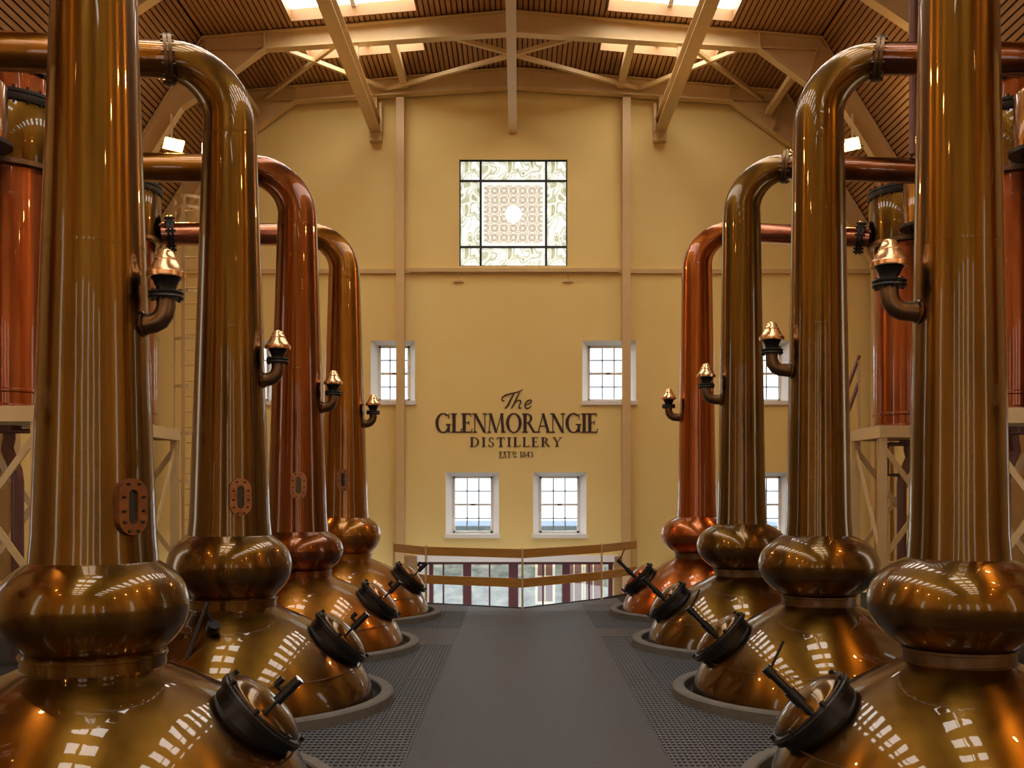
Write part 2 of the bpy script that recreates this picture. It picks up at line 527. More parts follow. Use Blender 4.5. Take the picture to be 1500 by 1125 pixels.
# --- red glazed doors at the lower level
root = bpy.data.objects.new('door_1', None); COL.objects.link(root); struct(root)
root.location = (0, WY + 0.1, LOW)
dx0, dx1, H = wx(628), wx(898), DOOR[3] - LOW
m = MB(); m.box(DOOR[0], DOOR[1], 0, .1, H - .09, H); m.build('head_frame', REDPAINT, root)
stiles = [(628, 634), (678, 690), (745, 759), (824, 835), (892, 898)]
for a, c in stiles:
    m = MB(); m.box(wx(a), wx(c), 0, .1, 0, H - .09); m.build('stile', REDPAINT, root)
for px in (649, 717, 795.5, 863.5):
    m = MB(); m.box(wx(px - 1.2), wx(px + 1.2), .02, .08, 0, H - .09); m.build('mullion', REDPAINT, root)
edges = [634, 649, 678, 690, 717, 745, 759, 795.5, 824, 835, 863.5, 892]
for a, c in ((634, 649), (649, 678), (690, 717), (717, 745), (759, 795.5), (795.5, 824), (835, 863.5), (863.5, 892)):
    for k in range(2):
        m = MB(); m.box(wx(a + 1.2), wx(c - 1.2), .045, .055, .1 + k * 1.12, .1 + k * 1.12 + 1.1); m.build('pane', GLASS, root)
m = MB(); m.box(DOOR[0], dx0, 0, .12, 0, H); m.build('side_panel', WHITE, root)
for i, (a, c) in enumerate(((593, 611), (900, 915))):
    m = MB(); m.box(wx(a), wx(c), WY - .12, WY + .02, LOW, wz(815))
    struct(m.build('trim_%d' % (4 + i), BRICK))

# --- outside
g = MB(); g.box(-40, 40, WY + TH, 70, LOW - .25, LOW - .02); struct(g.build('ground_outside', CONC))
ob = thing('stone_outbuilding', (0, 33.0, LOW), 'pale stone outbuilding with slate roof seen through the red glazed doors', 'building')
m = MB(); m.box(-9, 9, 0, 5, 0, 2.75); m.build('wall', STONE, ob)
m = MB(); m.prism([(-9.3, 2.7), (9.3, 2.7), (9.0, 3.15), (-9.0, 3.15)], -.25, 5.2); m.build('roof', SLATE, ob)
for xw in (0.55, 1.45, 2.05):
    f_ = MB(); f_.box(xw, xw + .62, -.06, .02, .7, 2.35); w_ = f_.build('window', WHITE, ob)
    for k in range(2):
        p_ = MB(); p_.box(xw + .08 + k * .25, xw + .29 + k * .25, -.075, -.055, .8, 1.45); p_.box(xw + .08 + k * .25, xw + .29 + k * .25, -.075, -.055, 1.6, 2.25)
        p_.build('pane', REDBRICK, w_)

# --- ceiling: backing with skylight openings, boards as single pieces
AP, CORN, EAVE = 12.84, (6.75, 12.26), (9.40, 7.95)
SLOPE = (AP - CORN[1]) / CORN[0]
def rz(x): return AP - SLOPE * abs(x)
FR_Y = [26.2, 23.1] + [23.1 - 4.03 * k for k in range(1, 8)]
SKY = [(23.35, 24.7)] + [p for k in range(1, 8) for p in ((FR_Y[k] - 1.45, FR_Y[k] - 0.44), (FR_Y[k] - 3.45, FR_Y[k] - 2.45))]
SX0, SX1 = 2.05, 4.72       # |x| range of the skylights, from the centre line
ceil = MB()
def roofquad(m, xa, xb, ya, yb, lift=0.05, th=0.1):
    za, zb = rz(xa) + lift, rz(xb) + lift
    v = [(CX + xa, ya, za), (CX + xb, ya, zb), (CX + xb, yb, zb), (CX + xa, yb, za)]
    v += [(x, y, z + th) for x, y, z in v]
    m.add(v, [(0, 1, 2, 3), (7, 6, 5, 4), (0, 4, 5, 1), (1, 5, 6, 2), (2, 6, 7, 3), (3, 7, 4, 0)])
for s in (-1, 1):
    roofquad(ceil, 0, s * (SX0 - .04), YB - .3, WY + .3); roofquad(ceil, s * (SX1 + .04), s * (CORN[0] + .35), YB - .3, WY + .3)
    ys = [YB - .3] + [y + e for p in SKY[::-1] for y, e in zip(p, (-.04, .04))] + [WY + .3]
    for k in range(0, len(ys), 2): roofquad(ceil, s * (SX0 - .04), s * (SX1 + .04), ys[k], ys[k + 1])
    dx, dz = EAVE[0] - CORN[0], EAVE[1] - CORN[1]
    nl = math.hypot(dx, dz); nx_, nz_ = -dz / nl * .1, dx / nl * .1
    ex, ez = CORN[0] + dx, CORN[1] + dz
    off = .05
    v = [(CX + s * (CORN[0] + nx_ * .5), YB - .3, CORN[1] + nz_ * .5), (CX + s * (ex + nx_ * .5), YB - .3, ez + nz_ * .5),
         (CX + s * (ex + nx_ * .5), WY + .3, ez + nz_ * .5), (CX + s * (CORN[0] + nx_ * .5), WY + .3, CORN[1] + nz_ * .5)]
    v += [(x + s * nx_, y, z + nz_ + .05) for x, y, z in v]
    ceil.add(v, [(0, 1, 2, 3), (7, 6, 5, 4), (0, 4, 5, 1), (1, 5, 6, 2), (2, 6, 7, 3), (3, 7, 4, 0)])
ceiling = struct(ceil.build('ceiling', BACK))
BW, GAP = 0.118, 0.030
def board(p0, p1, ya, yb, th=0.03):
    """a board spanning cross-section p0..p1 (x,z), running along Y"""
    d = Vector((p1[0] - p0[0], 0, p1[1] - p0[1])).normalized()
    nrm = Vector((d.z, 0, -d.x))
    if nrm.z < 0: nrm = -nrm
    v = []
    for y in (ya, yb):
        for p, h in ((p0, 0), (p1, 0), (p1, th), (p0, th)):
            v.append((p[0] + nrm.x * h, y, p[1] + nrm.z * h))
    m = MB(); m.add(v, [(0, 1, 2, 3), (7, 6, 5, 4), (0, 4, 5, 1), (1, 5, 6, 2), (2, 6, 7, 3), (3, 7, 4, 0)])
    return m.build('board', BOARD, ceiling)
for s in (-1, 1):
    nb = int(CORN[0] / BW)
    for k in range(nb):
        a = k * BW + GAP / 2; c = (k + 1) * BW - GAP / 2
        p0, p1 = (CX + s * a, rz(a)), (CX + s * c, rz(c))
        if c > SX0 and a < SX1:
            board(p0, p1, SKY[0][1] + .02, WY); board(p0, p1, SKY[1][1] + .02, SKY[0][0] - .02)
            board(p0, p1, SKY[2][1] + .02, SKY[1][0] - .02)
        else:
            board(p0, p1, YB + .05, WY)
    sl = math.hypot(dx, dz); ns = int(sl / BW)
    for k in range(ns):
        t0, t1 = (k * BW + GAP / 2) / sl, ((k + 1) * BW - GAP / 2) / sl
        board((CX + s * (CORN[0] + dx * t0), CORN[1] + dz * t0), (CX + s * (CORN[0] + dx * t1), CORN[1] + dz * t1), YB + .05, WY)
# skylights
wi = 10
for s in (-1, 1):
    for k, (ya, yb) in enumerate(SKY):
        root = bpy.data.objects.new('window_%d' % wi, None); COL.objects.link(root); struct(root); wi += 1
        xa, xb = CX + s * SX0, CX + s * SX1
        x0_, x1_ = min(xa, xb), max(xa, xb)
        def zz(x): return rz(x - CX) - .02
        UP = .30
        def slab(m, xa_, xb_, y0_, y1_, h0, h1):
            v = [(x, y, zz(x) + h) for h in (h0, h1) for x, y in ((xa_, y0_), (xb_, y0_), (xb_, y1_), (xa_, y1_))]
            m.add(v, [(0, 3, 2, 1), (4, 5, 6, 7), (0, 1, 5, 4), (1, 2, 6, 5), (2, 3, 7, 6), (3, 0, 4, 7)])
        m = MB()
        slab(m, x0_ - .03, x1_ + .03, ya - .03, ya, 0, UP); slab(m, x0_ - .03, x1_ + .03, yb, yb + .03, 0, UP)
        slab(m, x0_ - .03, x0_, ya, yb, 0, UP); slab(m, x1_, x1_ + .03, ya, yb, 0, UP)
        m.build('reveal', REVEAL, root)
        xm = (x0_ + x1_) / 2
        m = MB(); slab(m, xm - .05, xm + .05, ya, yb, UP - .1, UP - .02); m.build('glazing_bar', WHITE, root)
        for a, c in ((x0_, xm - .05), (xm + .05, x1_)):
            m = MB(); slab(m, a, c, ya, yb, UP - .04, UP - .03); m.build('pane', DAYGLASS, root)

# ------------------------------------------------------------------ steel roof frames
def i_strip(m, pts, wid, th):
    for p, q in zip(pts[:-1], pts[1:]):
        m.bar((p[0], 0, p[1]), (q[0], 0, q[1]), wid, th, up=(0, 0, 1)) if abs(q[0] - p[0]) > 1e-4 else m.box(p[0] - th / 2, p[0] + th / 2, -wid / 2, wid / 2, min(p[1], q[1]), max(p[1], q[1]))
def make_frame():
    root = thing('roof_frame', (CX, FR_Y[0], 0))
    for s in (-1, 1):
        top = [(0, 12.79), (s * 6.73, 12.22)]
        bot = [(0, 12.33), (s * 5.38, 11.98), (s * 6.42, 11.22)]
        m = MB(); m.prism([top[0], top[1], bot[2], bot[1], bot[0]], -.015, .015)
        i_strip(m, top, .26, .03); i_strip(m, bot, .26, .03)
        raf = m.build('rafter', STEEL, root)
        m = MB(); m.box(s * 5.38 - .015, s * 5.38 + .015, -.12, .12, 11.98, 12.32); m.build('stiffener', STEEL, raf)
        m = MB(); m.bar((s * 5.45, 0, 12.0), (s * 6.70, 0, 11.95), .24, .025); m.build('stiffener', STEEL, raf)
        m = MB(); m.bar((s * 6.70, 0, 12.18), (s * 6.44, 0, 11.28), .24, .025); m.build('stiffener', STEEL, raf)
        out = [(s * 6.73, 12.22), (s * 9.2, 8.20)]
        inn = [(s * 6.42, 11.22), (s * 7.2, 10.70), (s * 7.67, 9.97), (s * 8.86, 8.03)]
        m = MB(); m.prism([out[0], out[1], inn[3], inn[2], inn[1], inn[0]], -.015, .015)
        i_strip(m, out, .26, .03); i_strip(m, inn, .26, .03)
        m.build('leg', STEEL, root)
        m = MB(); m.box(s * 9.1 - .18, s * 9.1 + .18, -.015, .015, .0, 8.2)
        m.box(s * 9.1 - .2, s * 9.1 - .17, -.13, .13, 0, 8.1); m.box(s * 9.1 + .17, s * 9.1 + .2, -.13, .13, 0, 8.1)
        m.build('column', STEEL, root)
    return root
fr0 = make_frame()
NEAR = ['against the end wall', 'one bay in front of the end wall', 'two bays in front of the end wall', 'three bays in front of the end wall']
for k, y in enumerate(FR_Y):
    o = fr0 if k == 0 else copy_tree(fr0)
    o.location = (CX, y, 0)
    tag(o, 'cream steel roof frame ' + (NEAR[k] if k < 4 else '%s from the end wall' % ORD[k]), 'roof frame', 'cream steel roof frames')

# bracing between the last two frames
br = thing('roof_bracing', (0, FR_Y[1], 12.0), 'cream crossed roof bracing between the last two roof frames', 'bracing')
def brace(name, xa, ya, xb, yb, dz=0.0, w=.09):
    za = (rz(xa - CX) - .32 + dz) - 12.0; zb = (rz(xb - CX) - .32 + dz) - 12.0
    m = MB(); m.bar((xa, ya - FR_Y[1], za), (xb, yb - FR_Y[1], zb), w, w); m.build(name, STEEL, br)
y1, y2 = FR_Y[1] + .1, FR_Y[0] - .1
brace('brace', -3.2, y2, 1.55, y1); brace('brace', 2.95, y2, -1.8, y1, .02)
for s in (-1, 1):
    brace('brace', CX + s * 5.1, y1, CX + s * 3.08, y2); brace('brace', CX + s * 6.15, y2, CX + s * 3.75, y1, .02)
    brace('strut', CX + s * 2.66, y1, CX + s * 2.66, y2, .06, .17)
    brace('strut', CX + s * 6.3, y1, CX + s * 6.3, y2, -.3, .14)

# runway beams
for x, w, lab in ((-3.53, .27, 'leftmost cream runway beam hung under the roof frames'), (-.12, .2, 'middle cream runway beam on the ridge line of the roof'),
                  (3.55, .27, 'rightmost cream runway beam hung under the roof frames')):
    root = thing('runway_beam', (x, WY - .02, 11.27), lab, 'beam')
    L = WY - YB - 2
    m = MB(); m.box(-w / 2, w / 2, -L, 0, 0, .03); m.box(-w / 2, w / 2, -L, 0, .29, .32); m.box(-.02, .02, -L, 0, .03, .29)
    m.build('beam', STEEL, root)
    for y in FR_Y:
        zt = rz(x - CX) - .40 - 11.27
        m = MB(); m.box(-.06, .06, y - WY + .02 - .07, y - WY + .02 + .07, .32, zt); m.build('hanger', STEEL, root)
    if w > .25:
        m = MB(); m.box(-w / 2 - .02, w / 2 + .02, -.2, .01, -.22, .0); m.box(w / 2 * (1 if x < 0 else -1) - .03, w / 2 * (1 if x < 0 else -1) + .03, -.25, .01, -.02, .7); m.build('wall_bracket', STEEL, root)

# columns standing against the end wall
for px, lab in ((588, 'left'), (916, 'right')):
    m = MB(); x = wx(px)
    m.box(x - .1, x + .1, WY - .32, WY - .29, LOW, 12.1); m.box(x - .1, x + .1, WY - .06, WY - .03, LOW, 12.1); m.box(x - .09, x - .06, WY - .3, WY - .04, LOW, 12.1); m.box(x + .06, x + .09, WY - .3, WY - .04, LOW, 12.1)
    tag(m.build('wall_column', STEEL), 'tall cream steel column on the end wall %s of the lettering' % lab, 'column')

# flood lamps on the frame legs
def make_lamp(s):
    root = thing('flood_lamp', (0, 0, 0))
    nrm = Vector((-s * .55, -.62, -.56)).normalized()
    M = frame_to(nrm)
    side = Vector((0, 0, 1)).cross(nrm).normalized()
    up = nrm.cross(side)
    M = Matrix((( side.x, up.x, nrm.x, 0), (side.y, up.y, nrm.y, 0), (side.z, up.z, nrm.z, 0), (0, 0, 0, 1)))
    m = MB()
    v = [(-.12, -.07, -.2), (.12, -.07, -.2), (.12, .07, -.2), (-.12, .07, -.2), (-.22, -.13, 0), (.22, -.13, 0), (.22, .13, 0), (-.22, .13, 0)]
    m.add(v, [(0, 3, 2, 1), (0, 1, 5, 4), (1, 2, 6, 5), (2, 3, 7, 6), (3, 0, 4, 7), (4, 5, 6, 7)], M)
    m.build('housing', LAMPBODY, root)
    m = MB(); m.box(-.2, .2, -.11, .11, .003, .012, M); m.build('lamp_glass', LAMPGLASS, root)
    m = MB(); b0 = M @ Vector((0, 0, -.15))
    m.bar(b0, (s * .15, .3, .75), .05, .05); m.bar(b0, (s * .42, .42, .1), .03, .03); m.build('bracket', STEEL, root)
    return root
for s, word in ((-1, 'left'), (1, 'right')):
    l0 = make_lamp(s)
    for j, k in enumerate((1, 4, 5, 6, 7)):
        y = FR_Y[k]
        o = l0 if j == 0 else copy_tree(l0)
        o.location = (CX + s * 7.22, y - .5, 9.75)
        tag(o, 'lit warm flood lamp on the %s leg of the %s roof frame' % (word, ORD[k]), 'lamp', 'flood lamps')

# ------------------------------------------------------------------ pot stills
COS, SIN = 0.9525, 0.3047   # lyne arms run outwards and a little towards the camera
def bolts_ring(m, R, n_, r, M, z0, z1):
    for k in range(n_):
        a = 2 * PI * k / n_
        T = M @ Matrix.Translation((R * math.cos(a), R * math.sin(a), 0))
        m.lathe([(r, z0), (r, z1)], 6, T, caps=True)
def still(idx, side, x, y, cu, label, sight=None, neckz=0.0, ballz=0.0):
    a = 1 if side == 'L' else -1                 # towards the aisle
    cu_body, cu_neck = cu if isinstance(cu, tuple) else (cu, cu)
    root = thing('pot_still', (x, y, 0), label, 'pot still', 'copper pot stills')
    if side == 'L':
        body = [(1.605, -.03), (1.60, .06), (1.565, .20), (1.49, .35), (1.37, .51), (1.20, .68), (.99, .845), (.79, .96), (.63, 1.03), (.53, 1.075)]
        ball = [(.445, 1.87), (.49, 1.84), (.575, 1.775), (.645, 1.69), (.682, 1.58), (.683, 1.50), (.66, 1.40), (.605, 1.305), (.545, 1.24), (.508, 1.20), (.50, 1.165)]
        rc, r0, r1, r2, zt = .515, .449, .29, .205, 6.49
    else:
        body = [(1.44, -.03), (1.43, .06), (1.40, .20), (1.335, .34), (1.225, .50), (1.07, .66), (.87, .82), (.69, .935), (.53, 1.02), (.425, 1.075)]
        ball = [(.365, 1.87), (.43, 1.845), (.54, 1.78), (.63, 1.69), (.676, 1.58), (.68, 1.50), (.65, 1.40), (.58, 1.305), (.49, 1.23), (.425, 1.19), (.405, 1.165)]
        rc, r0, r1, r2, zt = .415, .368, .285, .18, 6.62
    if ballz:
        ball = [(r, z + ballz * (z - 1.165) / .7) for r, z in ball]
    m = MB(); m.lathe(smooth_profile(body, 5), 96); bd = m.build('body', cu_body, root, True)
    zs = .40 if side == 'L' else .42
    rs = 1.466 if side == 'L' else 1.285
    m = MB(); m.lathe([(rs - .004, zs - .006), (rs + .0045, zs - .004), (rs + .0005, zs + .006), (rs - .008, zs + .006)], 96); m.build('seam', CU_DARK, bd, True)
    m = MB(); m.lathe([(rc - .05, 1.05), (rc + .018, 1.055), (rc + .018, 1.075), (rc, 1.08), (rc, 1.155), (rc + .012, 1.16), (rc + .012, 1.18), (rc - .06, 1.185)], 72)
    m.build('collar', CU_DARK if side == 'R' else cu_neck, root, True)
    m = MB(); m.lathe(smooth_profile(ball, 5), 80); m.build('boil_ball', cu_neck, root, True)
    # neck with swan bend
    zb = 1.85 + ballz
    Rb = .66
    o_ = Vector((-a * COS, -SIN, 0))
    pts, rad = [], []
    N = 24
    for k in range(N):
        t = k / (N - 1); z = zb + (zt - zb) * t
        pts.append((0, 0, z)); rad.append(r0 + (r1 - r0) * t + (.012 * math.exp(-((z - zb) / .12) ** 2)))
    for k in range(1, 17):
        an = PI / 2 * k / 16
        p = o_ * (Rb * (1 - math.cos(an))) + Vector((0, 0, zt + Rb * math.sin(an)))
        pts.append(p); rad.append(r1 + (r2 + .012 - r1) * (k / 16))
    m = MB(); m.tube(pts, rad, 64); nk = m.build('neck', cu_neck, root, True)
    def rn(z): return r0 + (r1 - r0) * (z - zb) / (zt - zb)
    for z in ((4.19, 6.35) if side == 'L' else (4.28, 2.98 + 3.4)):
        m = MB(); r = rn(z); m.lathe([(r - .01, z - .012), (r + .003, z - .010), (r + .003, z + .010), (r - .012, z + .012)], 64); m.build('seam', cu_neck, nk, True)
    # lyne arm
    E = o_ * Rb + Vector((0, 0, zt + Rb))
    LC = 3.95 if side == 'L' else 3.80
    Q = o_ * (LC - .672) + Vector((0, 0, 6.97))
    d = (Q - E).normalized()
    m = MB(); m.tube([E - d * .02, E + d * .3, E + (Q - E) * .5, Q], r2, 48)
    arm = m.build('lyne_arm', CU_PINK if idx in (3, 7) else CU_GOLD if side == 'L' else CU_RED, root, True)
    Mx = frame_to(d, E)
    m = MB()
    for z0 in (-.045, .005): m.lathe([(r2 - .01, z0), (r2 + .075, z0), (r2 + .075, z0 + .04), (r2 - .01, z0 + .04)], 40, Mx)
    bolts_ring(m, r2 + .045, 12, .014, Mx, -.07, .07); m.build('flange', CU_DARK, arm, True)
    Mq = frame_to(d, Q - d * .16)
    m = MB()
    for z0 in (-.055, .01): m.lathe([(r2 - .01, z0), (r2 + .12, z0), (r2 + .12, z0 + .045), (r2 - .01, z0 + .045)], 40, Mq)
    bolts_ring(m, r2 + .08, 12, .02, Mq, -.09, .09); m.build('flange', BLACK, arm, True)
    # relief valve on the aisle side
    vz = {'L': 3.62, 'R': 3.76}[side]
    vr = rn(vz)
    def V(r, z): return (a * r, -.04, z)
    m = MB(); m.tube([V(vr - .06, vz), V(vr + .02, vz + .002), V(.46, vz + .012), V(.505, vz + .035), V(.535, vz + .075), V(.55, vz + .13), V(.55, vz + .22)], [.075, .075, .074, .073, .072, .07, .07], 28)
    val = m.build('relief_valve', CU_DARK, root, True)
    m = MB(); m.lathe([(.0, 0), (.095, 0), (.1, .01), (.1, .02), (.085, .03)], 28, frame_to((a, 0, 0), V(vr - .02, vz))); m.build('saddle', cu_neck, val, True)
    T = Matrix.Translation(V(.55, vz + .2))
    m = MB(); m.lathe([(.06, -.01), (.125, -.01), (.13, 0), (.125, .015), (.115, .018), (.125, .022), (.13, .036), (.12, .046), (.05, .046)], 36, T)
    bolts_ring(m, .105, 8, .011, T, -.025, .06); m.build('flange', BLACK, val, True)
    m = MB(); m.lathe([(.07, .045), (.072, .07), (.10, .135), (.118, .15), (.118, .16), (0, .16)], 36, T); m.build('cup', BLACK, val, True)
    m = MB(); m.lathe([(.0, .145), (.138, .145), (.142, .155), (.142, .185), (.125, .20), (.10, .245), (.083, .272), (.085, .282), (.078, .288), (.062, .32), (.052, .345), (.03, .358), (0, .36)], 40, T); m.build('cap', CU_CAP, val, True)
    # manway on the shoulder
    mr, mz = (1.20, .685) if side == 'L' else (1.09, .645)
    nrm = Vector((a * .70, .10, .70)).normalized()
    MM = frame_to(nrm, (a * mr, .04, mz))
    m = MB(); m.lathe([(.29, -.13), (.345, -.13), (.35, .02), (.385, .03), (.39, .075), (.375, .085), (.375, .1), (.30, .1), (.29, .02)], 56, MM)
    mw = m.build('manway', BLACK, root, True)
    m = MB(); m.lathe(smooth_profile([(.335, .098), (.325, .118), (.27, .155), (.18, .187), (.08, .202), (0, .205)], 4), 48, MM); m.build('lid', cu_body, mw, True)
    # strongback, screw and handle
    ex = (MM.to_3x3() @ Vector((1, 0, 0)))
    ey = (MM.to_3x3() @ Vector((0, 1, 0)))
    h = ey if abs(ey.y) > abs(ex.y) else ex           # the horizontal direction along the row
    v_ = nrm.cross(h).normalized()
    if v_.z < 0: v_ = -v_
    c = Vector((a * mr, .04, mz))
    for k in range(7):
        an = 2 * PI * k / 7 + .3
        q = c + (h * math.cos(an) + v_ * math.sin(an)) * .365
        m = MB(); m.tube([q + nrm * .07, q + nrm * .13], .02, 8); m.build('clamp', BLACK, mw)
    if h.y > 0: h = -h
    hp = c + h * .31
    if side == 'L':
        m = MB(); m.tube([hp + nrm * .02, hp + nrm * .42], .014, 10); m.tube([hp + nrm * .25, hp + nrm * .47], .038, 16)
        m.tube([hp + nrm * .33 + v_ * .0, hp + nrm * .33 + v_ * .1], .018, 10); m.tube([hp + nrm * .33 + v_ * .09, hp + nrm * .40 + v_ * .09], .024, 10)
        hd = m.build('handle', BLACK, mw, True)
        m = MB(); m.tube([hp + nrm * .465, hp + nrm * .478], .037, 16); m.build('handle_cap', CHROME, hd, True)
    else:
        m = MB(); m.tube([hp + nrm * .05, hp + nrm * .52], .032, 12); m.tube([hp + nrm * .50, hp + nrm * .58], .04, 12)
        m.tube([hp + nrm * .2, hp + nrm * .34], .045, 12)
        m.tube([hp + nrm * .54, hp + nrm * .56 + v_ * .17 - nrm * .0 + Vector((0, 0, .1))], .011, 8)
        m.build('handle', BLACK, mw, True)
    # sight glass on the left-hand necks
    if sight:
        az, sz = sight
        dn = Vector((math.cos(az), math.sin(az), 0)); dt = Vector((-dn.y, dn.x, 0))
        rr = rn(sz) - .022
        M = Matrix(((dt.x, dn.x, 0, dn.x * rr), (dt.y, dn.y, 0, dn.y * rr), (0, 0, 1, sz), (0, 0, 0, 1)))
        def stadium(w, hh, n_=12):
            p = []
            for k in range(n_ + 1): p.append((w * math.cos(PI * k / n_), hh - w + w * math.sin(PI * k / n_)))
            for k in range(n_ + 1): p.append((w * math.cos(PI + PI * k / n_), -(hh - w) + w * math.sin(PI + PI * k / n_)))
            return p
        o1, i1 = stadium(.118, .205), stadium(.038, .125)
        nn = len(o1); v = []; f = []
        for yy in (0, .07):
            v += [(px_, yy, pz) for px_, pz in o1] + [(px_, yy, pz) for px_, pz in i1]
        for k in range(nn):
            j = (k + 1) % nn
            f += [(2 * nn + k, 2 * nn + j, 3 * nn + j, 3 * nn + k), (k, 2 * nn + k, 2 * nn + j, j), (nn + k, nn + j, 3 * nn + j, 3 * nn + k)]
        m = MB(); m.add(v, f, M); sg = m.build('sight_glass_frame', CU_PLATE, root)
        m = MB(); m.prism(i1, .03, .045, M); m.build('glass', GLASSDARK, sg)
        for px_, pz in ((-.045, .165), (.045, .165), (-.08, .07), (.08, .07), (-.08, -.03), (.08, -.03), (-.075, -.11), (.075, -.11), (-.035, -.175), (.035, -.175)):
            m = MB(); m.lathe([(.012, 0), (.012, .018), (0, .022)], 6, M @ Matrix.Translation((px_, .068, pz)) @ Matrix.Rotation(-PI / 2, 4, 'X'))
            m.build('bolt', BLACK, sg)
    if idx == 1:      # black lever leaning on the front of the dome
        m = MB(); m.tube([(-.11, -1.19, .67), (.02, -.93, 1.22)], .022, 12); m.tube([(.07, -.93, .93), (.10, -.97, 1.0)], .07, 16)
        m.tube([(.0, -.95, 1.16), (.09, -.93, .96)], .02, 10); m.build('lever', BLACK, root, True)
    # kerb ring on the deck
    ro, ri = KERB_R[side]
    kr = thing('kerb_ring', (x, y, 0))
    m = MB(); m.lathe([(ri, -.03), (ri, .10), (ri + .015, .115), (ro - .02, .115), (ro, .095), (ro, -.03)], 96); m.build('kerb', KERB, kr, True)
    m = MB(); m.lathe([(body[0][0] - .03, .012), (ri + .005, .012)], 72); m.build('gap_shade', GAP_SHADE, kr)  # black sheet painting the shade of the open gap between dome and kerb
    return root, kr
rowl = ['nearest', 'second', 'third', 'farthest']
def deg(a): return math.radians(a)
SPECS = [
    (CU_OLIVE, (deg(-35), 2.27), 0), (CU_OLIVE, (deg(-61), 2.31), 0.02), ((CU_GOLD, CU_RED), (deg(-76), 2.45), -.1), (CU_GOLD, (deg(-83), 2.57), 0.0),
    (CU_OLIVE, None, 0), (CU_OLIVE, None, 0), (CU_OLIVE, None, 0), (CU_ORANGE, None, 0)]
DESC = ['olive copper pot still with sight glass, nearest in the left row', 'olive copper pot still with sight glass, second in the left row',
        'pot still with reddish copper neck and sight glass, third in the left row', 'golden copper pot still with sight glass, farthest in the left row',
        'olive copper pot still, nearest in the right row', 'olive copper pot still, second in the right row',
        'olive copper pot still, third in the right row', 'reddish orange copper pot still, farthest in the right row']
for i, (sd, x, y) in enumerate(STILLS):
    cu, sg_, bz = SPECS[i]
    r_, k_ = still(i, sd, x, y, cu, DESC[i], sg_, ballz=bz)
    tag(k_, 'grey stone kerb ring around the base of the %s still in the %s row' % (rowl[i % 4], 'left' if sd == 'L' else 'right'), 'kerb', 'kerb rings round the stills')

# ------------------------------------------------------------------ condensers and stands
PZ = 3.5
def make_condenser(s):
    root = thing('condenser', (0, 0, PZ))
    m = MB(); m.lathe([(0, 0), (.63, 0), (.63, .03), (.6, .05), (.6, .2), (.625, .215), (.625, .245), (.6, .26), (.6, 3.27)], 64); m.build('shell', CU_COND, root, True)
    m = MB(); m.lathe([(.6, 3.25), (.66, 3.26), (.68, 3.3), (.68, 4.1), (.66, 4.14), (0, 4.14)], 64); hd = m.build('head', CU_OLIVE, root, True)
    m = MB(); m.lathe([(.5, 4.12), (.70, 4.12), (.71, 4.15), (.71, 4.19), (.69, 4.2), (.69, 4.22), (.71, 4.23), (.71, 4.27), (.5, 4.28)], 64)
    bolts_ring(m, .68, 24, .02, Matrix.Identity(4), 4.09, 4.31); m.build('head_flange', BLACK, hd, True)
    m = MB(); m.lathe([(.56, 4.26), (.56, 4.62), (.50, 4.66), (0, 4.68)], 56); cp = m.build('top_cap', CU_COND, root, True)
    m = MB(); m.lathe([(.5, 4.58), (.62, 4.58), (.62, 4.64), (.5, 4.65)], 56); bolts_ring(m, .59, 20, .018, Matrix.Identity(4), 4.55, 4.68); m.build('cap_flange', BLACK, cp, True)
    m = MB(); m.lathe([(.675, 3.26), (.70, 3.265), (.70, 3.33), (.675, 3.335)], 64); m.build('head_band', CU_DARK, hd, True)
    # small side vessel
    T = Matrix.Translation((-s * .08, -1.12, 0))
    m = MB(); m.lathe([(0, 3.38), (.4, 3.38), (.4, 4.1), (.36, 4.16), (0, 4.2)], 48, T); sv = m.build('side_vessel', CU_GOLD, root, True)
    m = MB(); m.lathe([(.3, 3.33), (.46, 3.33), (.46, 3.38), (.3, 3.39)], 48, T); m.build('side_vessel_rim', BLACK, sv, True)
    m = MB(); m.tube([(-s * .08, -1.12, 3.36), (-s * .08, -1.12, 3.15), (-s * .07, -1.08, 3.02), (-s * .06, -1.0, 2.95), (-s * .04, -.85, 2.93), (0, -.55, 2.93)], .085, 20); m.lathe([(.07, 0), (.15, 0), (.15, .05), (.07, .05)], 20, frame_to((0, -1, 0), (-.0, -.62, 2.93)))
    m.tube([(-s * .08, -.8, 3.75), (-s * .05, -.6, 3.75)], .12, 16); m.build('elbow', CU_DARK, sv, True)
    return root
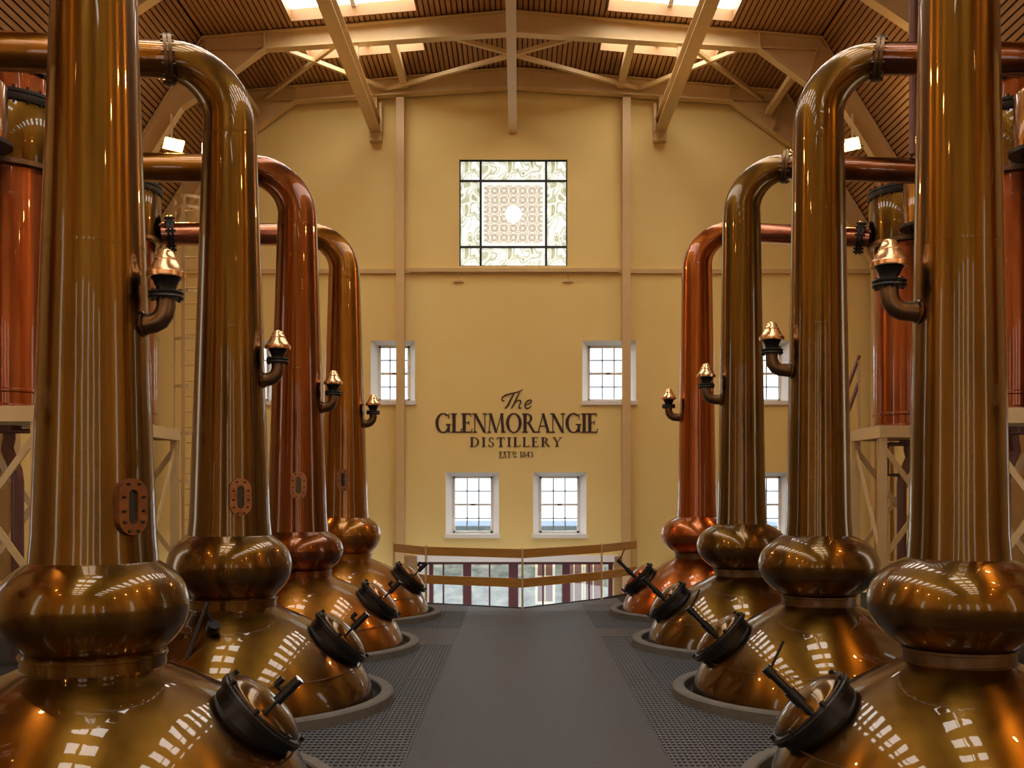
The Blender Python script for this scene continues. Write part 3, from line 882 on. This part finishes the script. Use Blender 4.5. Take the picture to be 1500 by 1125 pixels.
def make_stand():
    root = thing('condenser_stand', (0, 0, 0))
    w = .72
    for sx in (-1, 1):
        for sy in (-1, 1):
            m = MB(); x_, y_ = sx * w, sy * w
            m.box(x_ - .065, x_ + .065, y_ - .065, y_ - .045, 0, PZ - .21); m.box(x_ - .065, x_ + .065, y_ + .045, y_ + .065, 0, PZ - .21); m.box(x_ - .01, x_ + .01, y_ - .045, y_ + .045, 0, PZ - .21)
            m.build('post', STEEL, root)
        m = MB(); m.box(sx * w - .07, sx * w + .07, -w - .09, w + .09, PZ - .21, PZ - .002); m.build('top_beam', STEEL, root)
        m = MB(); m.box(-w + .07, w - .07, sx * w - .07, sx * w + .07, PZ - .21, PZ - .002); m.build('top_beam', STEEL, root)
        m = MB(); m.box(-w + .066, w - .066, sx * w - .05, sx * w + .05, .93, 1.04); m.build('mid_rail', STEEL, root)
        m = MB(); m.box(sx * w - .05, sx * w + .05, -w + .066, w - .066, .93, 1.04); m.build('mid_rail', STEEL, root)
        m = MB(); m.bar((-w + .03, sx * w, 1.2), (w - .03, sx * w, 3.1), .03, .09); m.build('brace', STEEL, root)
        m = MB(); m.bar((w - .03, sx * w - .03, 1.2), (-w + .03, sx * w - .03, 3.1), .03, .09); m.build('brace', STEEL, root)
        m = MB(); m.bar((sx * w, -w + .03, 1.2), (sx * w, w - .03, 3.1), .09, .03, up=(1, 0, 0)); m.build('brace', STEEL, root)
    m = MB(); m.box(-w + .07, w - .07, -w + .07, w - .07, PZ - .03, PZ - .004); m.build('deck_plate', CONC, root)
    return root
def make_drain(s):
    m = MB(); m.lathe([(.0, -.3), (.16, -.3), (.16, -.22), (.0, -.22)], 24)
    m.tube([(0, 0, -.25), (0, 0, -.4), (s * .03, 0, -.55), (-s * .12, -.05, -.85), (-s * .14, -.05, -1.0), (-s * .14, -.05, -PZ + .05)], .085, 20)
    m.tube([(-.42, -.1, -.3), (-.42, -.1, -.85), (-.1, -.06, -.85)], .04, 12)
    m.tube([(-.5, -.1, -.3), (.45, -.1, -.3)], .035, 12)
    return m
whichc = ['nearest', 'second', 'third', 'farthest']
for s, sd, word in ((-1, 'L', 'left'), (1, 'R', 'right')):
    c0 = make_condenser(s); s0 = make_stand()
    d0 = make_drain(s).build('drain_pipe', PIPEP, None, True)
    for k in range(4):
        _, x, y = [q for q in STILLS if q[0] == sd][k]
        L_ = 3.95 if sd == 'L' else 3.80
        X, Y = x + s * COS * L_, y - SIN * L_
        c_ = c0 if k == 0 else copy_tree(c0)
        t_ = s0 if k == 0 else copy_tree(s0)
        d_ = d0 if k == 0 else copy_tree(d0)
        c_.location = (X, Y, PZ); t_.location = (X, Y, 0); d_.location = (X, Y, PZ)
        tag(c_, 'tall red copper condenser, %s behind the %s row of stills' % (whichc[k], word), 'condenser', 'copper condensers')
        tag(t_, 'cream braced steel stand under the %s condenser on the %s' % (whichc[k], word), 'stand', 'condenser stands')
        tag(d_, 'dark drain pipe inside the stand of the %s condenser on the %s' % (whichc[k], word), 'pipe', 'condenser drain pipes')

# ------------------------------------------------------------------ guard rail at the end of the deck
gr = thing('guard_rail', (0, 21.2, 0), 'guard rail of golden oak boards bowed across the end of the walkway', 'railing')
def gp(p, z): return (p[0], p[1] - 21.2, z)
for p, q in zip(RAIL[:-1], RAIL[1:]):
    for z in (1.1, .51):
        m = MB(); m.bar(gp(p, z), gp(q, z), .05, .178); m.build('rail_board', RAILWOOD, gr)
for i, p in enumerate(RAIL):
    m = MB(); x, y = p[0], p[1] - 21.2
    m.box(x - .02, x + .02, y - .05, y - .03, -.03, 1.22); m.box(x - .02, x + .02, y + .03, y + .05, -.03, 1.22)
    m.build('post', STEEL, gr)
for p, q in zip(RAIL[:-1], RAIL[1:]):
    m = MB(); m.bar((p[0], p[1] - 21.2 + .1, -.045), (q[0], q[1] - 21.2 + .1, -.045), .03, .12); m.build('toe_board', GRATE, gr)

# ------------------------------------------------------------------ caged ladder, stair rail, vent pipe
ld = thing('caged_ladder', (-6.30, 20.35, 0), 'cream caged ladder beside the farthest left condenser', 'ladder')
H = 7.95
for s in (-1, 1):
    m = MB(); m.box(s * .2 - .03, s * .2 + .03, .2, .23, 0, H); m.build('side_rail', STEEL, ld)
for k in range(26):
    m = MB(); m.tube([(-.2, .215, .3 + k * .3), (.2, .215, .3 + k * .3)], .013, 8, False); m.build('rung', STEEL, ld)
for z in (2.55, 3.45, 4.35, 5.25, 6.15, 7.05, 7.75, 7.95):
    pts = [(.22 * (1 if k < 0 else 1) * math.cos(a_) * 1.5, .2 - .55 * math.sin(a_), z) for k, a_ in enumerate([PI * j / 14 for j in range(15)])]
    m = MB()
    for p, q in zip(pts[:-1], pts[1:]): m.bar(p, q, .012, .06)
    m.build('cage_hoop', STEEL, ld)
for a_ in (.25, .5, .75):
    m = MB(); px_, py_ = .33 * math.cos(PI * a_), .2 - .55 * math.sin(PI * a_); m.box(px_ - .02, px_ + .02, py_ - .006, py_ + .006, 2.5, H); m.build('cage_bar', STEEL, ld)
st = thing('stair_rail', (6.45, 20.6, 0), 'dark sloping stair handrails beside the farthest right condenser', 'stair rail')
for off in (0, .5):
    m = MB(); m.tube([(.0 - .28, 0, 3.35 + off), (-.12, 0, 3.75 + off), (-.02, .02, 3.85 + off), (.22, .05, 4.5 + off)], .035, 10); m.build('handrail', PIPEP, st, True)
for x_, z1 in ((-.28, 3.85), (.2, 4.9)):
    m = MB(); m.box(x_ - .02, x_ + .02, -.02, .06, 0.0, z1); m.build('post', STEEL, st)
m = MB(); m.tube([(0, 0, 0), (0, 0, 4.75)], .065, 20)
o = m.build('vent_pipe', PIPEP, None, True); o.location = (5.78, 15.44, 7.28)
tag(o, 'thin purple-brown vent pipe rising beside the nearest right still neck', 'pipe')

# ------------------------------------------------------------------ painted lettering on the end wall
sign = thing('wall_lettering', (0, WY - .006, 0), 'dark brown distillery name lettering on the cream end wall', 'lettering')
def S(x0, y0, x1, y1, w):      # slanted stroke with horizontal width w
    return [[(x0 - w / 2, y0), (x0 + w / 2, y0), (x1 + w / 2, y1), (x1 - w / 2, y1)]]
def B(x0, y0, x1, y1): return [[(x0, y0), (x1, y0), (x1, y1), (x0, y1)]]
def ARC(cx_, cy_, rx, ry, a0, a1, w, t, n_=18):
    out = []
    P = lambda an, k: (cx_ + (rx - k * w) * math.cos(an), cy_ + (ry - k * t) * math.sin(an))
    for i in range(n_):
        u, v = deg(a0 + (a1 - a0) * i / n_), deg(a0 + (a1 - a0) * (i + 1) / n_)
        out.append([P(u, 0), P(v, 0), P(v, 1), P(u, 1)])
    return out
TK, TN, SF = .185, .07, .06
def stem(x, serif=.09, y0=0, y1=1):
    return B(x - TK / 2, y0, x + TK / 2, y1) + B(x - TK / 2 - serif, y0, x + TK / 2 + serif, y0 + SF) + B(x - TK / 2 - serif, y1 - SF, x + TK / 2 + serif, y1)
def G_E(): return (stem(.17, .08) + B(.17, 0, .58, SF) + B(.17, 1 - SF, .55, 1) + B(.2, .5, .45, .55) + S(.56, 0, .62, .2, .05) + S(.53, 1, .56, .82, .05) + B(.42, .42, .46, .63), .64)
def G_L(): return (stem(.17, .08) + B(.17, 0, .58, SF) + S(.55, 0, .61, .22, .06), .60)
def G_I(): return (stem(.17, .085), .34)
def G_N(): return (B(.13, 0, .18, 1) + B(.03, 0, .28, SF) + S(.15, 1, .72, 0, .17) + B(.0, 1 - SF, .2, 1) + B(.70, 0, .75, 1) + B(.6, 1 - SF, .85, 1), .86)
def G_M(): return (S(.12, 0, .2, 1, .055) + B(.02, 0, .24, SF) + S(.2, 1, .52, 0, .15) + S(.52, 0, .83, 1, .055) + S(.92, 0, .83, 1, .15) + B(.8, 0, 1.06, SF) + B(.08, 1 - SF, .25, 1) + B(.78, 1 - SF, .95, 1), 1.07)
def G_O(): return (ARC(.48, .5, .45, .52, 0, 360, .18, .06, 36), .96)
def G_G(): return (ARC(.48, .5, .45, .52, 48, 325, .18, .06, 30) + B(.72, .02, .86, .42) + B(.62, .40, .93, .45) + S(.80, .98, .80, .74, .05), .94)
def G_R(): return (stem(.17, .08) + ARC(.27, .745, .32, .255, -90, 90, .14, .05, 16) + B(.17, 1 - SF, .28, 1) + B(.17, .49, .3, .54) + S(.36, .52, .70, 0, .16) + B(.62, 0, .82, SF), .80)
def G_A(): return (S(.13, 0, .43, 1, .06) + S(.72, 0, .41, 1, .16) + B(.24, .32, .62, .37) + B(.02, 0, .25, SF) + B(.58, 0, .86, SF), .84)
def G_D(): return (stem(.17, .08) + ARC(.3, .5, .5, .5, -90, 90, .15, .05, 20) + B(.17, 0, .32, SF) + B(.17, 1 - SF, .32, 1), .84)
def G_S(): return (ARC(.29, .745, .21, .265, 40, 265, .11, .05, 16) + ARC(.29, .255, .24, .27, -145, 85, .12, .05, 16) + S(.46, .96, .46, .76, .045) + S(.07, .05, .07, .27, .045), .58)
def G_T(): return (stem(.36, .09) + B(.03, 1 - SF, .69, 1) + S(.05, .98, .03, .76, .05) + S(.67, .98, .69, .76, .05), .72)
def G_Y(): return (B(.36, 0, .5, .45) + B(.26, 0, .6, SF) + S(.43, .42, .14, 1, .16) + S(.43, .42, .74, 1, .06) + B(.0, 1 - SF, .28, 1) + B(.6, 1 - SF, .86, 1), .84)
def G_1(): return (stem(.17, .07, 0, .98) + S(.03, .82, .14, .97, .07), .36)
def G_8(): return (ARC(.27, .74, .20, .26, 0, 360, .09, .06, 20) + ARC(.27, .26, .24, .27, 0, 360, .10, .06, 20), .56)
def G_4(): return (B(.33, 0, .45, 1) + B(.02, .27, .56, .34) + S(.05, .3, .36, 1, .08), .58)
def G_3(): return (ARC(.22, .74, .21, .26, -90, 150, .10, .06, 16) + ARC(.22, .26, .24, .27, -150, 90, .11, .06, 16), .52)
GLY = dict(E=G_E, L=G_L, I=G_I, N=G_N, M=G_M, O=G_O, G=G_G, R=G_R, A=G_A, D=G_D, S=G_S, T=G_T, Y=G_Y)
GLY.update({'1': G_1, '8': G_8, '4': G_4, '3': G_3})
K = WY / F
LAYER = [0]
def emit_letter(polys, x, z, sc, sy):
    m = MB()
    for i, poly in enumerate(polys):
        e = (i % 7) * .0003
        pts = [(x + u * sc, z + v * sy) for u, v in poly]
        m.prism(pts, -.012 - e, .004)
    m.build('letter', INK, sign)
def line(text, px0, px1, pyt, pyb, track=0.0):
    gl = [GLY[c]() if c != ' ' else ([], .35) for c in text]
    tot = sum(g_[1] for g_ in gl) + track * (len(text) - 1)
    sx = (px1 - px0) * K / tot
    sy = (pyb - pyt) * K
    x = wx(px0)
    for polys, w in gl:
        if polys: emit_letter(polys, x, wz(pyb), sx, sy)
        x += (w + track) * sx
line('GLENMORANGIE', 637, 876, 605.5, 633.8, -.02)
line('DISTILLERY', 688.5, 823, 640.5, 654.5, .2)
TK = .135
line('EST', 731, 749, 661.5, 670.5, .04)
line('1843', 761.5, 781.5, 661.5, 670, .02)
def small_d():
    p, w = G_D()
    emit_letter(p, wx(750.5), wz(666), 7.5 * K, 4.5 * K)
    emit_letter(B(.1, 0, .9, .25), wx(751.5), wz(670.0), 6.5 * K, 4.5 * K)
small_d()
def script(pts, widths):
    """brush stroke through points given in the sign crop (5.556 px per photo px)"""
    P = smooth_profile([(620 + a / 5.556, 560 + c / 5.556, w) for (a, c), w in zip(pts, widths)], 6)
    m = MB()
    for i in range(len(P) - 1):
        (ax, ay, aw), (bx, by, bw_) = P[i], P[i + 1]
        d = Vector((bx - ax, by - ay)); d = d.normalized() if d.length else Vector((1, 0)); nn = Vector((-d.y, d.x))
        ax -= d.x * .12; ay -= d.y * .12
        q = [(ax + nn.x * aw, ay + nn.y * aw), (bx + nn.x * bw_, by + nn.y * bw_), (bx - nn.x * bw_, by - nn.y * bw_), (ax - nn.x * aw, ay - nn.y * aw)]
        m.prism([(wx(u), wz(v)) for u, v in q], -.012 - (i % 5) * .0003, .004)
    m.build('letter', INK, sign)
script([(662, 152), (645, 150), (642, 128), (668, 106), (715, 92), (765, 80), (812, 58)], [.5, .8, .9, .9, .9, .8, .4])
script([(738, 92), (712, 140), (686, 190), (664, 214)], [.8, 1.3, 1.3, .8])
script([(783, 84), (760, 130), (736, 180), (716, 214)], [.7, 1.1, 1.1, .8])
script([(732, 190), (756, 158), (782, 146), (794, 158), (782, 190), (780, 210), (800, 206)], [.4, .6, .8, 1.0, 1.1, .9, .4])
script([(828, 186), (862, 174), (882, 158), (872, 144), (848, 152), (830, 178), (832, 206), (852, 213), (882, 192)], [.5, .6, .7, .8, .9, 1.1, 1.1, .9, .4])
